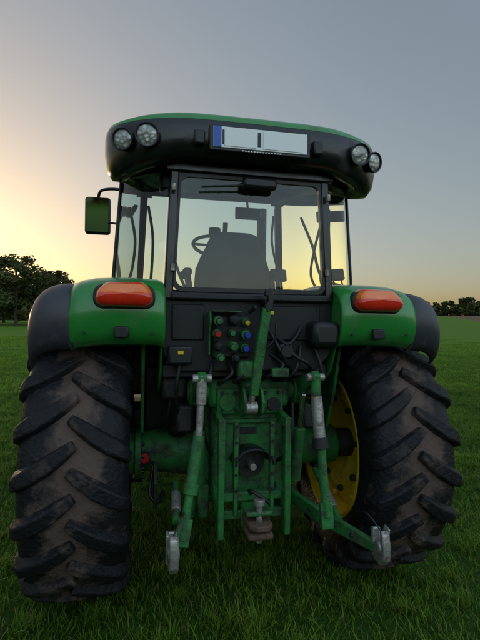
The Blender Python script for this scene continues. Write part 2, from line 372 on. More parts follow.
# ---------------- cab
def sst(t):
    t=max(0,min(1,t)); return t*t*(3-2*t)
ZB=1.865
rise=lambda y:.21*sst((y+.40)/.95)
zt_=lambda y:2.555+rise(y)
top_=lambda p:(p[0]*.93,p[1]*.96)
def pil(name,p,s,w,m='gloss',zb=ZB-.06,w2=None):
    t=top_(p); bar(name,(s*p[0],p[1],zb),(s*t[0],t[1],zt_(t[1])+.04),w,w2 or w,m,T,bevel=.008)
for s in(-1,1):
    pil('rear_pillar',(.472,-.53),s,.05,w2=.07)
    pil('quarter_pillar',(.795,-.19),s,.02,'black')
    pil('door_pillar',(.80,.15),s,.035)
    pil('front_pillar',(.63,.98),s,.05)
    def pane(name,a,b,m='glass',za=ZB+.01):
        at,bt=top_(a),top_(b)
        n=8; vs=[];fs=[]
        for i in range(n+1):
            f=i/n; bul=.02*math.sin(math.pi*f)
            for (p,q,up) in((a,b,0),(at,bt,1)):
                x=p[0]+(q[0]-p[0])*f+bul; y=p[1]+(q[1]-p[1])*f-bul; vs.append((s*x,y,zt_(y)+.01 if up else za))
        for i in range(n): fs.append((2*i,2*i+1,2*i+3,2*i+2))
        mk(name,vs,fs,m,T,smooth=True)
    pane('quarter_glass',(.505,-.52),(.785,-.20))
    pane('door_glass',(.79,-.17),(.64,.96),za=1.5)
    # header: solid black band closing the gap between the glass and the roof
    hp=[(.46,-.52),(.60,-.42),(.74,-.20),(.748,.0),(.745,.15),(.70,.5),(.61,.90),(.58,.95)]
    vs=[];fs=[]
    for x,y in hp:
        for dx,dz in((0,-.03),(0,.13),(-.05,.13),(-.05,-.03)): vs.append((s*(x+dx),y,zt_(y)+dz))
    k=len(hp)
    for i in range(k-1):
        for j in range(4): fs.append((4*i+j,4*i+(j+1)%4,4*i+4+(j+1)%4,4*i+4+j))
    fs+=[(0,1,2,3),tuple(4*k-4+j for j in range(4))]
    mk('roof_header',vs,fs,'black',T)
    bar('quarter_sill',(s*.49,-.535,ZB-.01),(s*.80,-.19,ZB-.01),.04,.05,'black',T,side=Vector((0,0,1)))
    bar('side_sill',(s*.80,-.19,ZB-.01),(s*.80,.15,ZB-.01),.04,.04,'black',T,side=Vector((0,0,1)))
    bar('door_bottom_frame',(s*.80,.15,1.48),(s*.64,.98,1.48),.04,.04,'black',T,side=Vector((0,0,1)))
    bar('door_front_frame',(s*.64,.95,1.45),(s*.595,.92,zt_(.92)),.04,.03,'black',T)
    for z in(1.98,2.42): cyl('window_hinge',(s*.45,-.58,z-.02),(s*.45,-.58,z+.02),.012,'steel',T,seg=12)
bar('windscreen_bottom_frame',(-.63,.98,1.75),(.63,.98,1.75),.06,.06,'black',T,side=Vector((0,0,1)))
bar('windscreen_top_frame',(-.60,.95,2.80),(.60,.95,2.80),.08,.06,'black',T,side=Vector((0,0,1)))
mk('windscreen_glass',[(-.60,1.0,1.75),(.60,1.0,1.75),(.56,.96,2.76),(-.56,.96,2.76)],[(0,1,2,3)],'glass',T)
def rrect(w0,w1,z0,z1,r,n=6):
    pts=[]
    for cx,cz,a0 in((w0-r,z0+r,-90),(w1-r,z1-r,0),(-w1+r,z1-r,90),(-w0+r,z0+r,180)):
        for i in range(n+1):
            a=math.radians(a0+90*i/n); pts.append((cx+r*math.cos(a),cz+r*math.sin(a)))
    return pts
inn=rrect(.432,.408,1.875,2.495,.05); out=rrect(.452,.430,1.85,2.54,.06)
yz=lambda z:-.55+(z-1.85)*.03
n=len(inn); vs=[(x,yz(z),z) for x,z in inn]+[(x,yz(z),z) for x,z in out]
mk('rear_window_frame',vs,[(i,(i+1)%n,n+(i+1)%n,n+i) for i in range(n)],'black',T,solid=.022)
mk('rear_window_glass',[(x,yz(z),z) for x,z in rrect(.44,.418,1.865,2.51,.05)],[tuple(range(n))],'glass',T)
bar('rear_window_handle',(-.38,-.60,1.885),(-.25,-.60,1.885),.02,.02,'black',T)
box('wiper_motor',(.03,-.59,2.47),(.20,.05,.07),'black',T,bevel=.02)
bar('wiper_arm',(.03,-.60,2.46),(-.30,-.585,2.43),.012,.008,'black',T)
bar('rear_top_beam',(-.49,-.53,2.565),(.49,-.53,2.565),.09,.07,'gloss',T,side=Vector((0,0,1)))
poly('cab_rear_wall',[(-.50,1.86),(.50,1.86),(.50,1.50),(.40,1.40),(-.40,1.40),(-.50,1.50)],'y',-.515,.05,'wall',T,bevel=.01)
box('cab_rear_wall_ledge',(0,-.555,1.825),(.92,.05,.045),'black',T,bevel=.012)
box('cab_rear_access_cover',(.24,-.545,1.68),(.36,.02,.20),'wall',T,bevel=.008)
box('cab_rear_access_cover_l',(-.36,-.545,1.68),(.18,.02,.20),'wall',T,bevel=.008)
bolts('cover_screws',[(x,-.555,z) for x in(.08,.40,-.43,-.29) for z in(1.60,1.76)],(0,-1,0),.008,.006,'cast',T)
box('cab_floor',(0,.25,1.42),(1.0,1.45,.12),'black',T,bevel=.03)
box('cab_side_console_base',(0,.2,1.62),(.98,.7,.3),'black',T,bevel=.03)
box('rear_toolbox',(.415,-.60,1.62),(.17,.16,.15),'black',T,bevel=.035)
box('control_box',(-.405,-.58,1.50),(.13,.09,.10),'black',T,bevel=.012)
box('warning_label',(-.405,-.627,1.515),(.030,.003,.020),'label',T,bevel=.001)
box('warning_label_upper',(.115,-.562,1.74),(.035,.012,.022),'label',T,bevel=.001)
box('rear_cross_frame',(0,-.42,1.40),(1.0,.12,.08),'black',T,bevel=.01)
for s in(-1,1):
    bar('cab_mount_leg',(s*.40,-.30,1.42),(s*.36,-.15,1.0),.10,.10,'cast',T)
    box('cab_mount',(s*.42,-.36,1.30),(.14,.14,.14),'cast',T,bevel=.02)

# roof
def ring(sc,z,droop=0,n=128,a=.878,b=.80,cy=.10,e=3.7):
    pts=[]
    for i in range(n):
        t=2*math.pi*i/n; c,s=math.cos(t),math.sin(t)
        x=a*sc*math.copysign(abs(c)**(2/e),c); y=cy+b*sc*math.copysign(abs(s)**(2/e),s)
        k=max(0,(abs(x)-.42)/.44)
        x*=1-.13*sst((y+.48)/.55)
        zz=z-droop*min(1,k*1.6)*(1-sst((y+.4)/.6))+rise(y)
        pts.append((x,y,zz))
    return pts
def loft(name,rings,m,capa=True,capb=True,**k):
    n=len(rings[0]); vs=[p for r in rings for p in r]
    fs=[(i*n+j,i*n+(j+1)%n,(i+1)*n+(j+1)%n,(i+1)*n+j) for i in range(len(rings)-1) for j in range(n)]
    for on,i0 in((capa,0),(capb,(len(rings)-1)*n)):
        if on:
            for j in range(n//2):
                a,b,c,d=i0+(n//4+j)%n,i0+(n//4+j+1)%n,i0+(n//4-j-1)%n,i0+(n//4-j)%n
                q=[]; [q.append(v) for v in (a,b,c,d) if v not in q]
                if len(q)>=3: fs.append(tuple(q))
    return mk(name,vs,fs,m,T,smooth=True,**k)
loft('roof_shell',[ring(.80,2.60,0),ring(.84,2.575,.04),ring(.90,2.560,.07),ring(.955,2.568,.075),ring(.985,2.600,.065),ring(1.0,2.66,.035),ring(1.0,2.72,.01),ring(.994,2.755,.01),ring(.975,2.775,.01),ring(.8,2.785,0)],'gloss',angle=60,capb=False)
loft('roof_cap',[ring(.96,2.752,.008),ring(.989,2.762,.010),ring(.983,2.785,.014),ring(.955,2.803,.016),ring(.88,2.820,.008),ring(.7,2.835,0),ring(.4,2.845,0),ring(.1,2.85,0)],'green',angle=60,capa=False)
def lamp(name,c,d,r):
    vs,fs=disc_stack(c,d,[(-.09,r*.7),(-.02,r*1.05),(.0,r*1.10),(.012,r*1.10),(.014,r*1.04),(.012,r*.96),(.004,r*.93)],cap=False); mk(name+'_housing',vs,fs,'black',T,smooth=True,angle=50)
    vs,fs=disc_stack(c,d,[(.002,r*.95),(.008,r*.8),(.012,r*.5),(.013,r*.15)]); mk(name+'_lens',vs,fs,'lens',T,smooth=True,angle=80)
for s in(-1,1):
    lamp('work_light_inner',(s*.600,-.675,2.655),(s*.10,-1,-.16),.058)
    lamp('work_light_outer',(s*.725,-.605,2.645),(s*.42,-1,-.16),.054)
px=0.0
box('plate_holder',(px,-.720,2.655),(.56,.02,.135),'black',T,bevel=.006)
box('number_plate',(px,-.733,2.660),(.52,.004,.11),'white',T,bevel=.002)
box('plate_blue_band',(px-.238,-.7365,2.660),(.042,.003,.108),'blue',T,bevel=.001)
box('plate_cover_sticker',(px-.115,-.737,2.663),(.17,.003,.100),'white',T,bevel=.001)  # redaction blocks hiding the number, modelled as thin white slabs
box('plate_redaction_block_b',(px+.12,-.737,2.663),(.22,.003,.100),'white',T,bevel=.001)
box('plate_black_letter',(px-.011,-.7365,2.660),(.018,.003,.075),'black',T,bevel=.001)
box('plate_letter',(px-.207,-.7365,2.660),(.010,.003,.075),'black',T,bevel=.001)
for i in range(14): box('plate_frame_text',(px-.1+i*.016,-.7315,2.5955),(.009,.003,.006),'white',T,bevel=.0005)
for s in(-1,1): box('plate_lamp',(s*.33,-.70,2.655),(.06,.05,.08),'black',T,bevel=.012)

# interior
def blob(name,c,s,m,rot=(0,0,0),bev=.06,taper=(1,1)):
    o=box(name,c,s,m,T,rot=rot,bevel=bev,taper=taper); o.modifiers['bev'].segments=4; return o
def cushion(name,stations,m):
    vs=[];fs=[];n=28
    for z,y,w,d in stations:
        for i in range(n):
            t=2*math.pi*i/n; c,s_=math.cos(t),math.sin(t)
            vs.append((-.03+w*math.copysign(abs(c)**.6,c),y+d*math.copysign(abs(s_)**.6,s_),z))
    k=len(stations)
    fs=[(i*n+j,i*n+(j+1)%n,(i+1)*n+(j+1)%n,(i+1)*n+j) for i in range(k-1) for j in range(n)]+[tuple(range(n)),tuple((k-1)*n+j for j in range(n))]
    mk(name,vs,fs,m,T,smooth=True,angle=60)
cushion('seat_backrest',[(1.76,-.08,.20,.05),(1.80,-.09,.235,.08),(1.92,-.12,.250,.09),(2.02,-.14,.245,.085),(2.10,-.155,.215,.075),(2.16,-.165,.185,.07),(2.21,-.175,.165,.06),(2.245,-.18,.145,.045),(2.26,-.18,.10,.02)],'seat')
blob('seat_cushion',(-.03,.12,1.85),(.48,.5,.14),'seat')
for s in(-1,1):
    blob('seat_armrest',(-.03+s*.29,.06,2.01),(.06,.34,.05),'seat',bev=.02)
    bar('seat_armrest_stem',(-.03+s*.27,-.10,1.85),(-.03+s*.29,-.06,2.0),.04,.04,'seat',T)
box('steering_console',(-.03,.72,1.75),(.24,.26,.55),'black',T,bevel=.05)
bar('steering_column',(-.03,.68,1.9),(-.03,.52,2.22),.07,.07,'black',T)
R1=.19
C=Vector((-.03,.50,2.28)); nrm=Vector((0,-.55,.83)).normalized(); U=Vector((1,0,0)); V=nrm.cross(U)
ringp=[C+(U*math.cos(a)+V*math.sin(a))*R1 for a in [2*math.pi*i/40 for i in range(41)]]
tube('steering_wheel_rim',ringp,.014,'black',T,k=1,seg=10)
for a in(0.1,3.04,4.71): bar('steering_spoke',C,C+(U*math.cos(a)+V*math.sin(a))*R1,.03,.012,'black',T)
cyl('steering_knob',(.02,.44,2.38),(.02,.42,2.45),.02,'black',T)
blob('dash_display',(-.02,.70,2.42),(.10,.05,.09),'black',bev=.02)
blob('interior_mirror',(.27,.72,2.60),(.23,.03,.10),'black',bev=.02)
box('interior_mirror_glass',(.27,.702,2.60),(.20,.004,.08),'mirror',T,bevel=.001)
cyl('interior_mirror_stem',(.27,.73,2.62),(.27,.80,2.76),.010,'black',T,seg=10)
tube('grab_rail',[(.50,.75,2.6),(.47,.68,2.35),(.50,.55,2.05),(.46,.35,1.95),(.42,.2,1.80)],.010,'black',T)
tube('grab_rail',[(-.56,.88,2.65),(-.52,.82,2.35),(-.54,.80,1.9)],.012,'black',T)
tube('door_handle_rail',[(-.70,.1,2.45),(-.66,.2,2.25),(-.68,.3,2.05),(-.72,.2,1.9)],.010,'black',T)
tube('door_handle_rail',[(.70,.1,2.50),(.67,.2,2.25),(.68,.3,2.05),(.72,.2,1.9)],.010,'black',T)
tube('seat_belt',[(-.45,-.35,2.4),(-.42,-.2,2.1),(-.33,-.05,1.9)],.010,'black',T)
box('side_console',(.40,.2,1.80),(.20,.7,.22),'black',T,bevel=.04)
blob('console_display',(.46,.45,2.06),(.14,.04,.10),'black',bev=.015,rot=(-.2,0,.2))
for i in range(4): bar('control_lever',(.36+.03*i,.30+.05*i,1.9),(.35+.035*i,.34+.05*i,2.03),.012,.012,'black',T)
box('speaker_panel',(-.47,-.40,2.49),(.10,.12,.12),'black',T,bevel=.02)
box('rear_liner',(0,-.44,2.54),(.86,.12,.05),'black',T,bevel=.02)

for s,n,zc in((-1,'left',2.625),(1,'right',2.545)):
    y0=1.25
    blob(f'mirror_housing_{n}',(s*1.0,y0+.03,zc),(.225,.07,.335),'black',bev=.04)
    til=.16
    mk(f'mirror_glass_{n}',[(s*(1.0+a*.095),y0-.028-b*.02,zc+b*.148) for a,b in((-1,-1),(1,-1),(1,1),(-1,1))],[(0,1,2,3)],'mirror',T)
    tube(f'mirror_arm_{n}',[(s*.59,.96,2.70),(s*.78,1.06,zc+.19),(s*.96,1.20,zc+.215),(s*1.0,1.27,zc+.15)],.013,'black',T)
    tube(f'mirror_stay_{n}',[(s*.60,.97,2.40),(s*.80,1.12,zc-.10),(s*.93,1.27,zc-.06)],.009,'black',T)

# ---------------- rear hydraulics, lift, hitch
G='dgreen'
box('rear_cover_casting',(0.02,-.36,.93),(.44,.16,.56),G,T,bevel=.03)
box('lift_housing',(0.02,-.22,1.26),(.50,.50,.17),G,T,bevel=.035)
box('lift_housing_rear_face',(0.02,-.475,1.22),(.40,.03,.15),G,T,bevel=.01)
cyl('lift_housing_boss',(-.12,-.47,1.22),(-.12,-.51,1.22),.05,G,T); cyl('lift_housing_boss',(.16,-.47,1.20),(.16,-.50,1.20),.042,'cast',T)
cyl('rockshaft',(-.345,-.40,1.27),(.375,-.40,1.27),.055,G,T)
for s in(-1,1):
    x=s*.315+.015
    pts=[(-.33,1.30),(-.36,1.21),(-.44,1.20),(-.60,1.30),(-.745,1.36),(-.75,1.40),(-.71,1.42),(-.60,1.385),(-.42,1.35)]
    poly('lift_arm',pts,'x',x,.045,G,T,bevel=.008)
    cyl('lift_arm_pin',(x-.05,-.72,1.385),(x+.05,-.72,1.385),.022,'steel',T,seg=18)
    cyl('rockshaft_boss',(x-.035,-.40,1.27),(x+.035,-.40,1.27),.085,G,T)
cyl('lift_rod_fork_left',(-.30,-.72,1.40),(-.305,-.73,1.25),.028,'steel',T)
cyl('lift_rod_screw_left',(-.305,-.73,1.27),(-.318,-.74,1.04),.019,'steel',T)
cyl('lift_rod_body_left',(-.315,-.74,1.09),(-.365,-.80,.82),.030,G,T)
cyl('lift_rod_lower_left',(-.36,-.795,.84),(-.405,-.84,.60),.022,G,T)
cyl('lift_rod_collar_left',(-.355,-.79,.86),(-.362,-.798,.81),.037,G,T)
bar('lift_rod_yoke_left',(-.385,-.825,.70),(-.41,-.845,.57),.07,.03,G,T)
cyl('lift_rod_fork_right',(.33,-.72,1.40),(.335,-.725,1.24),.027,G,T)
cyl('lift_rod_body_right',(.335,-.725,1.28),(.35,-.76,1.02),.032,'steel',T)
cyl('lift_rod_collar_right',(.347,-.752,1.06),(.351,-.762,1.0),.043,'cast',T)
cyl('lift_rod_lower_right',(.35,-.76,1.03),(.375,-.80,.64),.024,G,T)
bar('lift_rod_yoke_right',(.37,-.79,.72),(.378,-.805,.58),.07,.03,G,T)
def link(n,p0,p1,sx):
    p0=Vector(p0);p1=Vector(p1); mid=p0.lerp(p1,.45)+Vector((0,0,-.02))
    bar(f'lower_link_front_{n}',p0,mid,.032,.075,G,T,bevel=.01,w1=.034,h1=.095)
    bar(f'lower_link_rear_{n}',mid,p1,.034,.095,G,T,bevel=.01,w1=.03,h1=.06)
    cyl(f'lower_link_pivot_{n}',p0+Vector((-.05,0,0)),p0+Vector((.05,0,0)),.04,'cast',T)
    for f in(.35,.62,.78): cyl(f'lower_link_hole_{n}',p0.lerp(p1,f)+Vector((-.024,0,-.01)),p0.lerp(p1,f)+Vector((.024,0,-.01)),.014,'cast',T,seg=12)
    pts=[(.02,-.055),(-.05,-.065),(-.085,-.03),(-.09,.03),(-.075,.10),(-.05,.115),(-.045,.05),(-.03,.015),(.0,.01),(.02,.04),(.02,.10),(.045,.10),(.06,.0)]
    poly(f'link_hook_{n}',[(p1.y+a,p1.z+b) for a,b in pts],'x',p1.x,.042,'steel',T,bevel=.006)
    vs,fs=sweep([(p1.x-.028,p1.y-.03,p1.z+.02),(p1.x+.028,p1.y-.03,p1.z+.02)],[.036,.036],22); mk(f'link_ball_{n}',vs,fs,'steel',T,bevel=.012)
    bar(f'hook_latch_{n}',p1+Vector((sx*.028,-.0,-.03)),p1+Vector((sx*.03,-.03,.12)),.012,.05,'steel',T)
    tube(f'latch_cord_{n}',[p1+Vector((0,-.02,.10)),p1+Vector((-sx*.05,.04,.17)),p1+Vector((-sx*.06,.14,.14))],.004,'black',T)
link('left',(-.27,-.30,.60),(-.455,-.92,.57),-1)
link('right',(.29,-.30,.62),(.605,-.94,.52),1)
# linkage sway chain on the right, turnbuckle on the left
tube('stabiliser_left',[(-.42,-.62,.60),(-.40,-.35,.72)],.018,G,T,k=1)
cyl('stabiliser_turnbuckle_left',(-.414,-.55,.632),(-.406,-.43,.685),.028,'steel',T)
tube('stabiliser_right',[(.50,-.70,.56),(.50,-.30,.74)],.018,G,T,k=1)
cyl('stabiliser_turnbuckle_right',(.50,-.60,.605),(.50,-.44,.677),.028,'steel',T)
poly('sway_block_left',[(-.38,.58),(-.24,.62),(-.20,.80),(-.30,.84),(-.40,.74)],'x',-.52,.02,'cast',T)
tube('bracket_loop_left',[(-.53,-.26,.80),(-.55,-.34,.66),(-.50,-.36,.62),(-.47,-.30,.66)],.012,'black',T)
for s in(-1,1): box('link_bracket',(s*.25+.01,-.34,.62),(.07,.16,.20),G,T,bevel=.015)
for x in(-.175,.205):
    box('hitch_frame_post',(x,-.62,.82),(.036,.05,.66),G,T,bevel=.006)
    bar('hitch_frame_brace',(x,-.60,1.12),(x,-.44,1.14),.034,.06,G,T)
    bar('hitch_frame_stay',(x,-.60,.62),(x,-.42,.70),.034,.06,G,T)
for z in(.60,.70):
    box('hitch_crossbar',(.015,-.565,z),(.35,.05,.05),G,T,bevel=.008)
box('hitch_slide_plate',(-.085,-.58,.86),(.025,.05,.52),G,T); box('hitch_slide_plate_r',(.125,-.58,.86),(.025,.05,.52),G,T)
for z in(.74,.83,.92,1.01,1.10):
    bolts('hitch_plate_bolts',[(-.085,-.605,z),(.125,-.605,z)],(0,-1,0),.010,.012,'cast',T)
box('drawbar_jaw_upper',(.02,-.66,.655),(.15,.16,.03),G,T,bevel=.012)
box('drawbar_jaw_lower',(.02,-.67,.545),(.14,.20,.035),'rust',T,bevel=.012)
box('drawbar_jaw_back',(.02,-.59,.60),(.15,.04,.12),G,T,bevel=.01)
cyl('drawbar_pin',(.02,-.72,.50),(.02,-.72,.72),.018,'steel',T)
cyl('drawbar_pin_head',(.02,-.72,.70),(.02,-.72,.73),.03,'steel',T)
poly('drawbar_tongue',[(-.05,-.60),(.09,-.60),(.085,-.76),(.05,-.80),(-.01,-.80),(-.045,-.76)],'z',.60,.03,'rust',T,bevel=.006)
cyl('pto_housing',(.02,-.43,.86),(.02,-.49,.86),.085,'cast',T)
cyl('pto_shaft',(.02,-.48,.86),(.02,-.58,.86),.02,'steel',T)
pts=[(.02+.11*math.cos(a),.87+.09*math.sin(a)) for a in [math.pi*i/12 for i in range(13)]]
vs=[(x,-.44,z) for x,z in pts]+[(x,-.62,z+.01) for x,z in pts]
mk('pto_shield',vs,[(i,i+1,14+i,13+i) for i in range(12)],'black',T,smooth=True,solid=.006)
tube('hitch_release_lever',[(.0,-.60,.72),(-.02,-.66,.76),(.03,-.70,.74),(.08,-.70,.70)],.010,'black',T)
bolts('rear_cover_bolts',[(.02+.2*math.cos(a),-.442,.93+.25*math.sin(a)) for a in [i*math.pi/8 for i in range(16)]],(0,-1,0),.011,.012,G,T)
bolts('lift_housing_bolts',[(x,-.49,z) for x in(-.15,-.07,.11,.19) for z in(1.17,1.27)],(0,-1,0),.012,.014,'cast',T)
box('rear_cover_name_plate',(.02,-.444,1.04),(.10,.006,.04),'cast',T,bevel=.002)
box('rear_cover_rib',(.02,-.455,1.10),(.34,.03,.025),G,T,bevel=.006)
cyl('round_red_reflector',(-.58,-.13,.815),(-.58,-.155,.815),.030,'capred',T)
box('reflector_mount',(-.56,-.12,.815),(.08,.02,.09),'black',T)
for x in(-.045,.055): poly('top_link_bracket',[(-.46,1.16),(-.46,1.34),(-.60,1.31),(-.66,1.24),(-.64,1.18),(-.55,1.14)],'x',x,.016,G,T)
bar('top_link_lower_body',(.0,-.64,1.28),(.025,-.66,1.52),.045,.04,G,T,w1=.055,h1=.05)
bar('top_link_upper_body',(.022,-.66,1.50),(.055,-.69,1.76),.055,.05,G,T,w1=.045,h1=.04)
cyl('top_link_screw',(-.003,-.64,1.30),(-.015,-.63,1.20),.016,'steel',T)
cyl('top_link_ball_lower',(-.045,-.635,1.21),(.02,-.635,1.21),.034,'steel',T)
pts=[(.055,1.74),(.085,1.76),(.088,1.84),(.07,1.87),(.045,1.86),(.04,1.83),(.055,1.83),(.06,1.80),(.038,1.77)]
poly('top_link_hook',pts,'y',-.695,.035,'black',T)
tube('top_link_handle',[(.06,-.70,1.55),(.10,-.72,1.60),(.10,-.72,1.68)],.008,'black',T)
box('top_link_catch',(.08,-.60,1.80),(.05,.10,.03),'black',T)

box('hydraulic_valve_block',(-.115,-.53,1.60),(.22,.09,.24),'cast',T,bevel=.015)
for (x,z,r_,m) in [(-.20,1.695,.026,G),(-.115,1.70,.028,'black'),(-.04,1.69,.022,'capyellow'),(-.205,1.625,.026,'capred'),(-.125,1.63,.022,'capgreen'),(-.045,1.62,.026,'capblue'),
                  (-.20,1.555,.024,'black'),(-.12,1.555,.026,G),(-.045,1.545,.026,'capblue'),(-.19,1.495,.022,G),(-.10,1.49,.022,'black')]:
    yo=random.uniform(-.02,.02)
    cyl('hydraulic_coupler_body',(x,-.57,z),(x+random.uniform(-.006,.006),-.64+yo,z-.008),r_,G if m!='black' else 'cast',T)
    cyl('hydraulic_coupler_ring',(x,-.635+yo,z-.008),(x,-.652+yo,z-.009),r_*.8,'cast',T)
    cyl('coupler_cap',(x,-.650+yo,z-.009),(x,-.664+yo,z-.010),r_*.62,m,T)
box('coupler_bracket',(-.15,-.59,1.742),(.16,.08,.010),G,T)
poly('coupler_bracket_side',[(-.55,1.50),(-.55,1.74),(-.62,1.74),(-.64,1.68),(-.60,1.60),(-.60,1.50)],'x',-.245,.010,G,T)
cyl('coupler_lever',(-.02,-.60,1.74),(.0,-.66,1.77),.012,'cast',T)
box('coupler_centre_casting',(-.02,-.60,1.42),(.14,.10,.10),G,T,bevel=.02)
hose=[[(-.22,-.56,1.46),(-.25,-.62,1.38),(-.30,-.60,1.30),(-.28,-.45,1.22)],
[(-.13,-.56,1.46),(-.12,-.62,1.40),(-.18,-.58,1.34),(-.16,-.46,1.33)],
[(-.04,-.56,1.46),(-.06,-.64,1.40),(-.10,-.60,1.35),(-.05,-.44,1.34)],
[(.30,-.56,1.55),(.26,-.60,1.42),(.20,-.55,1.35),(.16,-.44,1.34)],
[(.38,-.56,1.55),(.42,-.58,1.40),(.40,-.50,1.25),(.42,-.35,1.05)],
[(-.40,-.56,1.46),(-.42,-.56,1.30),(-.40,-.45,1.15),(-.36,-.30,1.0)],
[(.14,-.54,1.62),(.20,-.60,1.56),(.26,-.58,1.60),(.30,-.56,1.66)],
[(.12,-.54,1.50),(.18,-.60,1.44),(.10,-.60,1.38),(.08,-.50,1.35)],
[(.10,-.55,1.66),(.13,-.60,1.58),(.20,-.60,1.46),(.27,-.50,1.38)],
[(.16,-.55,1.60),(.24,-.62,1.50),(.34,-.60,1.44),(.40,-.45,1.36)],
[(-.30,-.50,1.20),(-.26,-.50,1.05),(-.22,-.46,.95),(-.20,-.44,.9)],
[(-.42,-.36,1.30),(-.45,-.34,1.10),(-.42,-.22,.98),(-.34,-.15,.96)],
[(.28,-.48,1.2),(.27,-.52,1.05),(.25,-.50,.92),(.2,-.44,.85)]]
for h in hose: tube('hydraulic_hose',h,.011,'rubber_hose',T)
for s in(-1,1):
    cyl('lift_assist_cylinder',(s*.29+.015,-.47,.74),(s*.30+.015,-.52,1.06),.033,G,T)
    cyl('lift_assist_rod',(s*.30+.015,-.52,1.05),(s*.305+.015,-.56,1.27),.018,'chrome',T)
box('trailer_socket',(.20,-.57,1.52),(.09,.07,.09),'black',T,bevel=.015)
cyl('trailer_socket_lid',(.20,-.60,1.52),(.20,-.625,1.52),.036,'black',T)
box('lift_control_switch',(.16,-.60,1.40),(.10,.05,.05),G,T)
for x in(-.36,.40): box('side_valve',(x,-.40,1.12),(.10,.14,.16),'cast',T,bevel=.02)

# ------------------------------------------------------------ CAMERA
cam=bpy.data.cameras.new('camera'); co=bpy.data.objects.new('camera',cam); COL.objects.link(co)
yaw,pi_,ro=.2123,.0026,.0138
fw=Vector((math.sin(yaw)*math.cos(pi_),math.cos(yaw)*math.cos(pi_),math.sin(pi_)))
r=Vector((math.cos(yaw),-math.sin(yaw),0)); u=r.cross(fw)
r2=r*math.cos(ro)+u*math.sin(ro); u2=-r*math.sin(ro)+u*math.cos(ro)
mw=Matrix(((r2.x,u2.x,-fw.x,-.6341),(r2.y,u2.y,-fw.y,-3.1949),(r2.z,u2.z,-fw.z,1.6891),(0,0,0,1)))
co.matrix_world=mw
cam.sensor_fit='AUTO'; cam.sensor_width=36; cam.lens=474.18*36/640
cam.clip_start=.05; cam.clip_end=6000
scene.camera=co

# ------------------------------------------------------------ GROUND
def gz(x,y):
    r=math.hypot(x,y)
    t=min(1,max(0,(r-40)/260)); s=t*t*(3-2*t)
    side=1/(1+math.exp(-(x-20)/25))
    und=.06*math.sin(x*.11)*math.cos(y*.09)*min(1,max(0,(r-10)/20))
    und+=1.0*math.sin(x*.012+1)*math.cos(y*.010)*min(1,max(0,(r-100)/300))
    return s*(1.8+4.6*side)+und
def axisvals():
    v=[0];d=1.0
    while v[-1]<3500: v.append(v[-1]+d); d*=1.07
    return [-a for a in v[:0:-1]]+v
A=axisvals(); n=len(A)
vs=[(x,y,gz(x,y)) for x in A for y in A]
fs=[(i*n+j,(i+1)*n+j,(i+1)*n+j+1,i*n+j+1) for i in range(n-1) for j in range(n-1)]
def groundmat():
    m,nt,b=nodes('meadow_ground'); L=nt.links.new
    g=N(nt,'ShaderNodeNewGeometry'); sp=N(nt,'ShaderNodeSeparateXYZ'); L(g.outputs['Position'],sp.inputs[0])
    def noise(s,d=6):
        q=N(nt,'ShaderNodeTexNoise'); q.inputs['Scale'].default_value=s; q.inputs['Detail'].default_value=d; L(g.outputs['Position'],q.inputs['Vector']); return q.outputs['Fac']
    def mix(f,a,bb):
        q=N(nt,'ShaderNodeMix',data_type='RGBA'); L(f,q.inputs['Factor'])
        for k,v in(('A',a),('B',bb)):
            if isinstance(v,tuple): q.inputs[k].default_value=(*v,1)
            else: L(v,q.inputs[k])
        return q.outputs['Result']
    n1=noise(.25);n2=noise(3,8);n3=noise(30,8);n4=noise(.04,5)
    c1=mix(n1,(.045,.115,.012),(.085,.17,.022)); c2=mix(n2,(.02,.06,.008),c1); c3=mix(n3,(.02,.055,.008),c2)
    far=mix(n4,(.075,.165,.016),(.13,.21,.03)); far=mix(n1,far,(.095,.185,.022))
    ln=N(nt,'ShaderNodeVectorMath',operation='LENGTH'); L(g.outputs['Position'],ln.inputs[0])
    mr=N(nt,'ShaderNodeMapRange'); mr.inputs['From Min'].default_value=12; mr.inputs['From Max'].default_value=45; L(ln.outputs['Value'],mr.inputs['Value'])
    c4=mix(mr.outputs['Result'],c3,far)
    def half(k,c,w):
        a=N(nt,'ShaderNodeMath',operation='MULTIPLY_ADD'); L(sp.outputs['X'],a.inputs[0]); a.inputs[1].default_value=k; a.inputs[2].default_value=c
        b_=N(nt,'ShaderNodeMath',operation='SUBTRACT'); L(a.outputs[0],b_.inputs[0]); L(sp.outputs['Y'],b_.inputs[1])
        q=N(nt,'ShaderNodeMapRange'); q.inputs['From Min'].default_value=-w; q.inputs['From Max'].default_value=w; L(b_.outputs[0],q.inputs['Value']); return q.outputs['Result']
    mm=N(nt,'ShaderNodeMath',operation='MULTIPLY'); L(half(1.88,-66,2),mm.inputs[0]); L(half(1.43,0,3),mm.inputs[1])
    c5=mix(mm.outputs[0],c4,mix(n2,(.13,.085,.05),(.20,.135,.08)))
    L(c5,b.inputs['Base Color']); b.inputs['Roughness'].default_value=.95; b.inputs['Specular IOR Level'].default_value=.1
    bp=N(nt,'ShaderNodeBump'); bp.inputs['Strength'].default_value=.8; bp.inputs['Distance'].default_value=.04; L(n3,bp.inputs['Height']); L(bp.outputs['Normal'],b.inputs['Normal'])
    return m
M['ground']=groundmat()
mk('ground',vs,fs,'ground',None,smooth=True,angle=180)

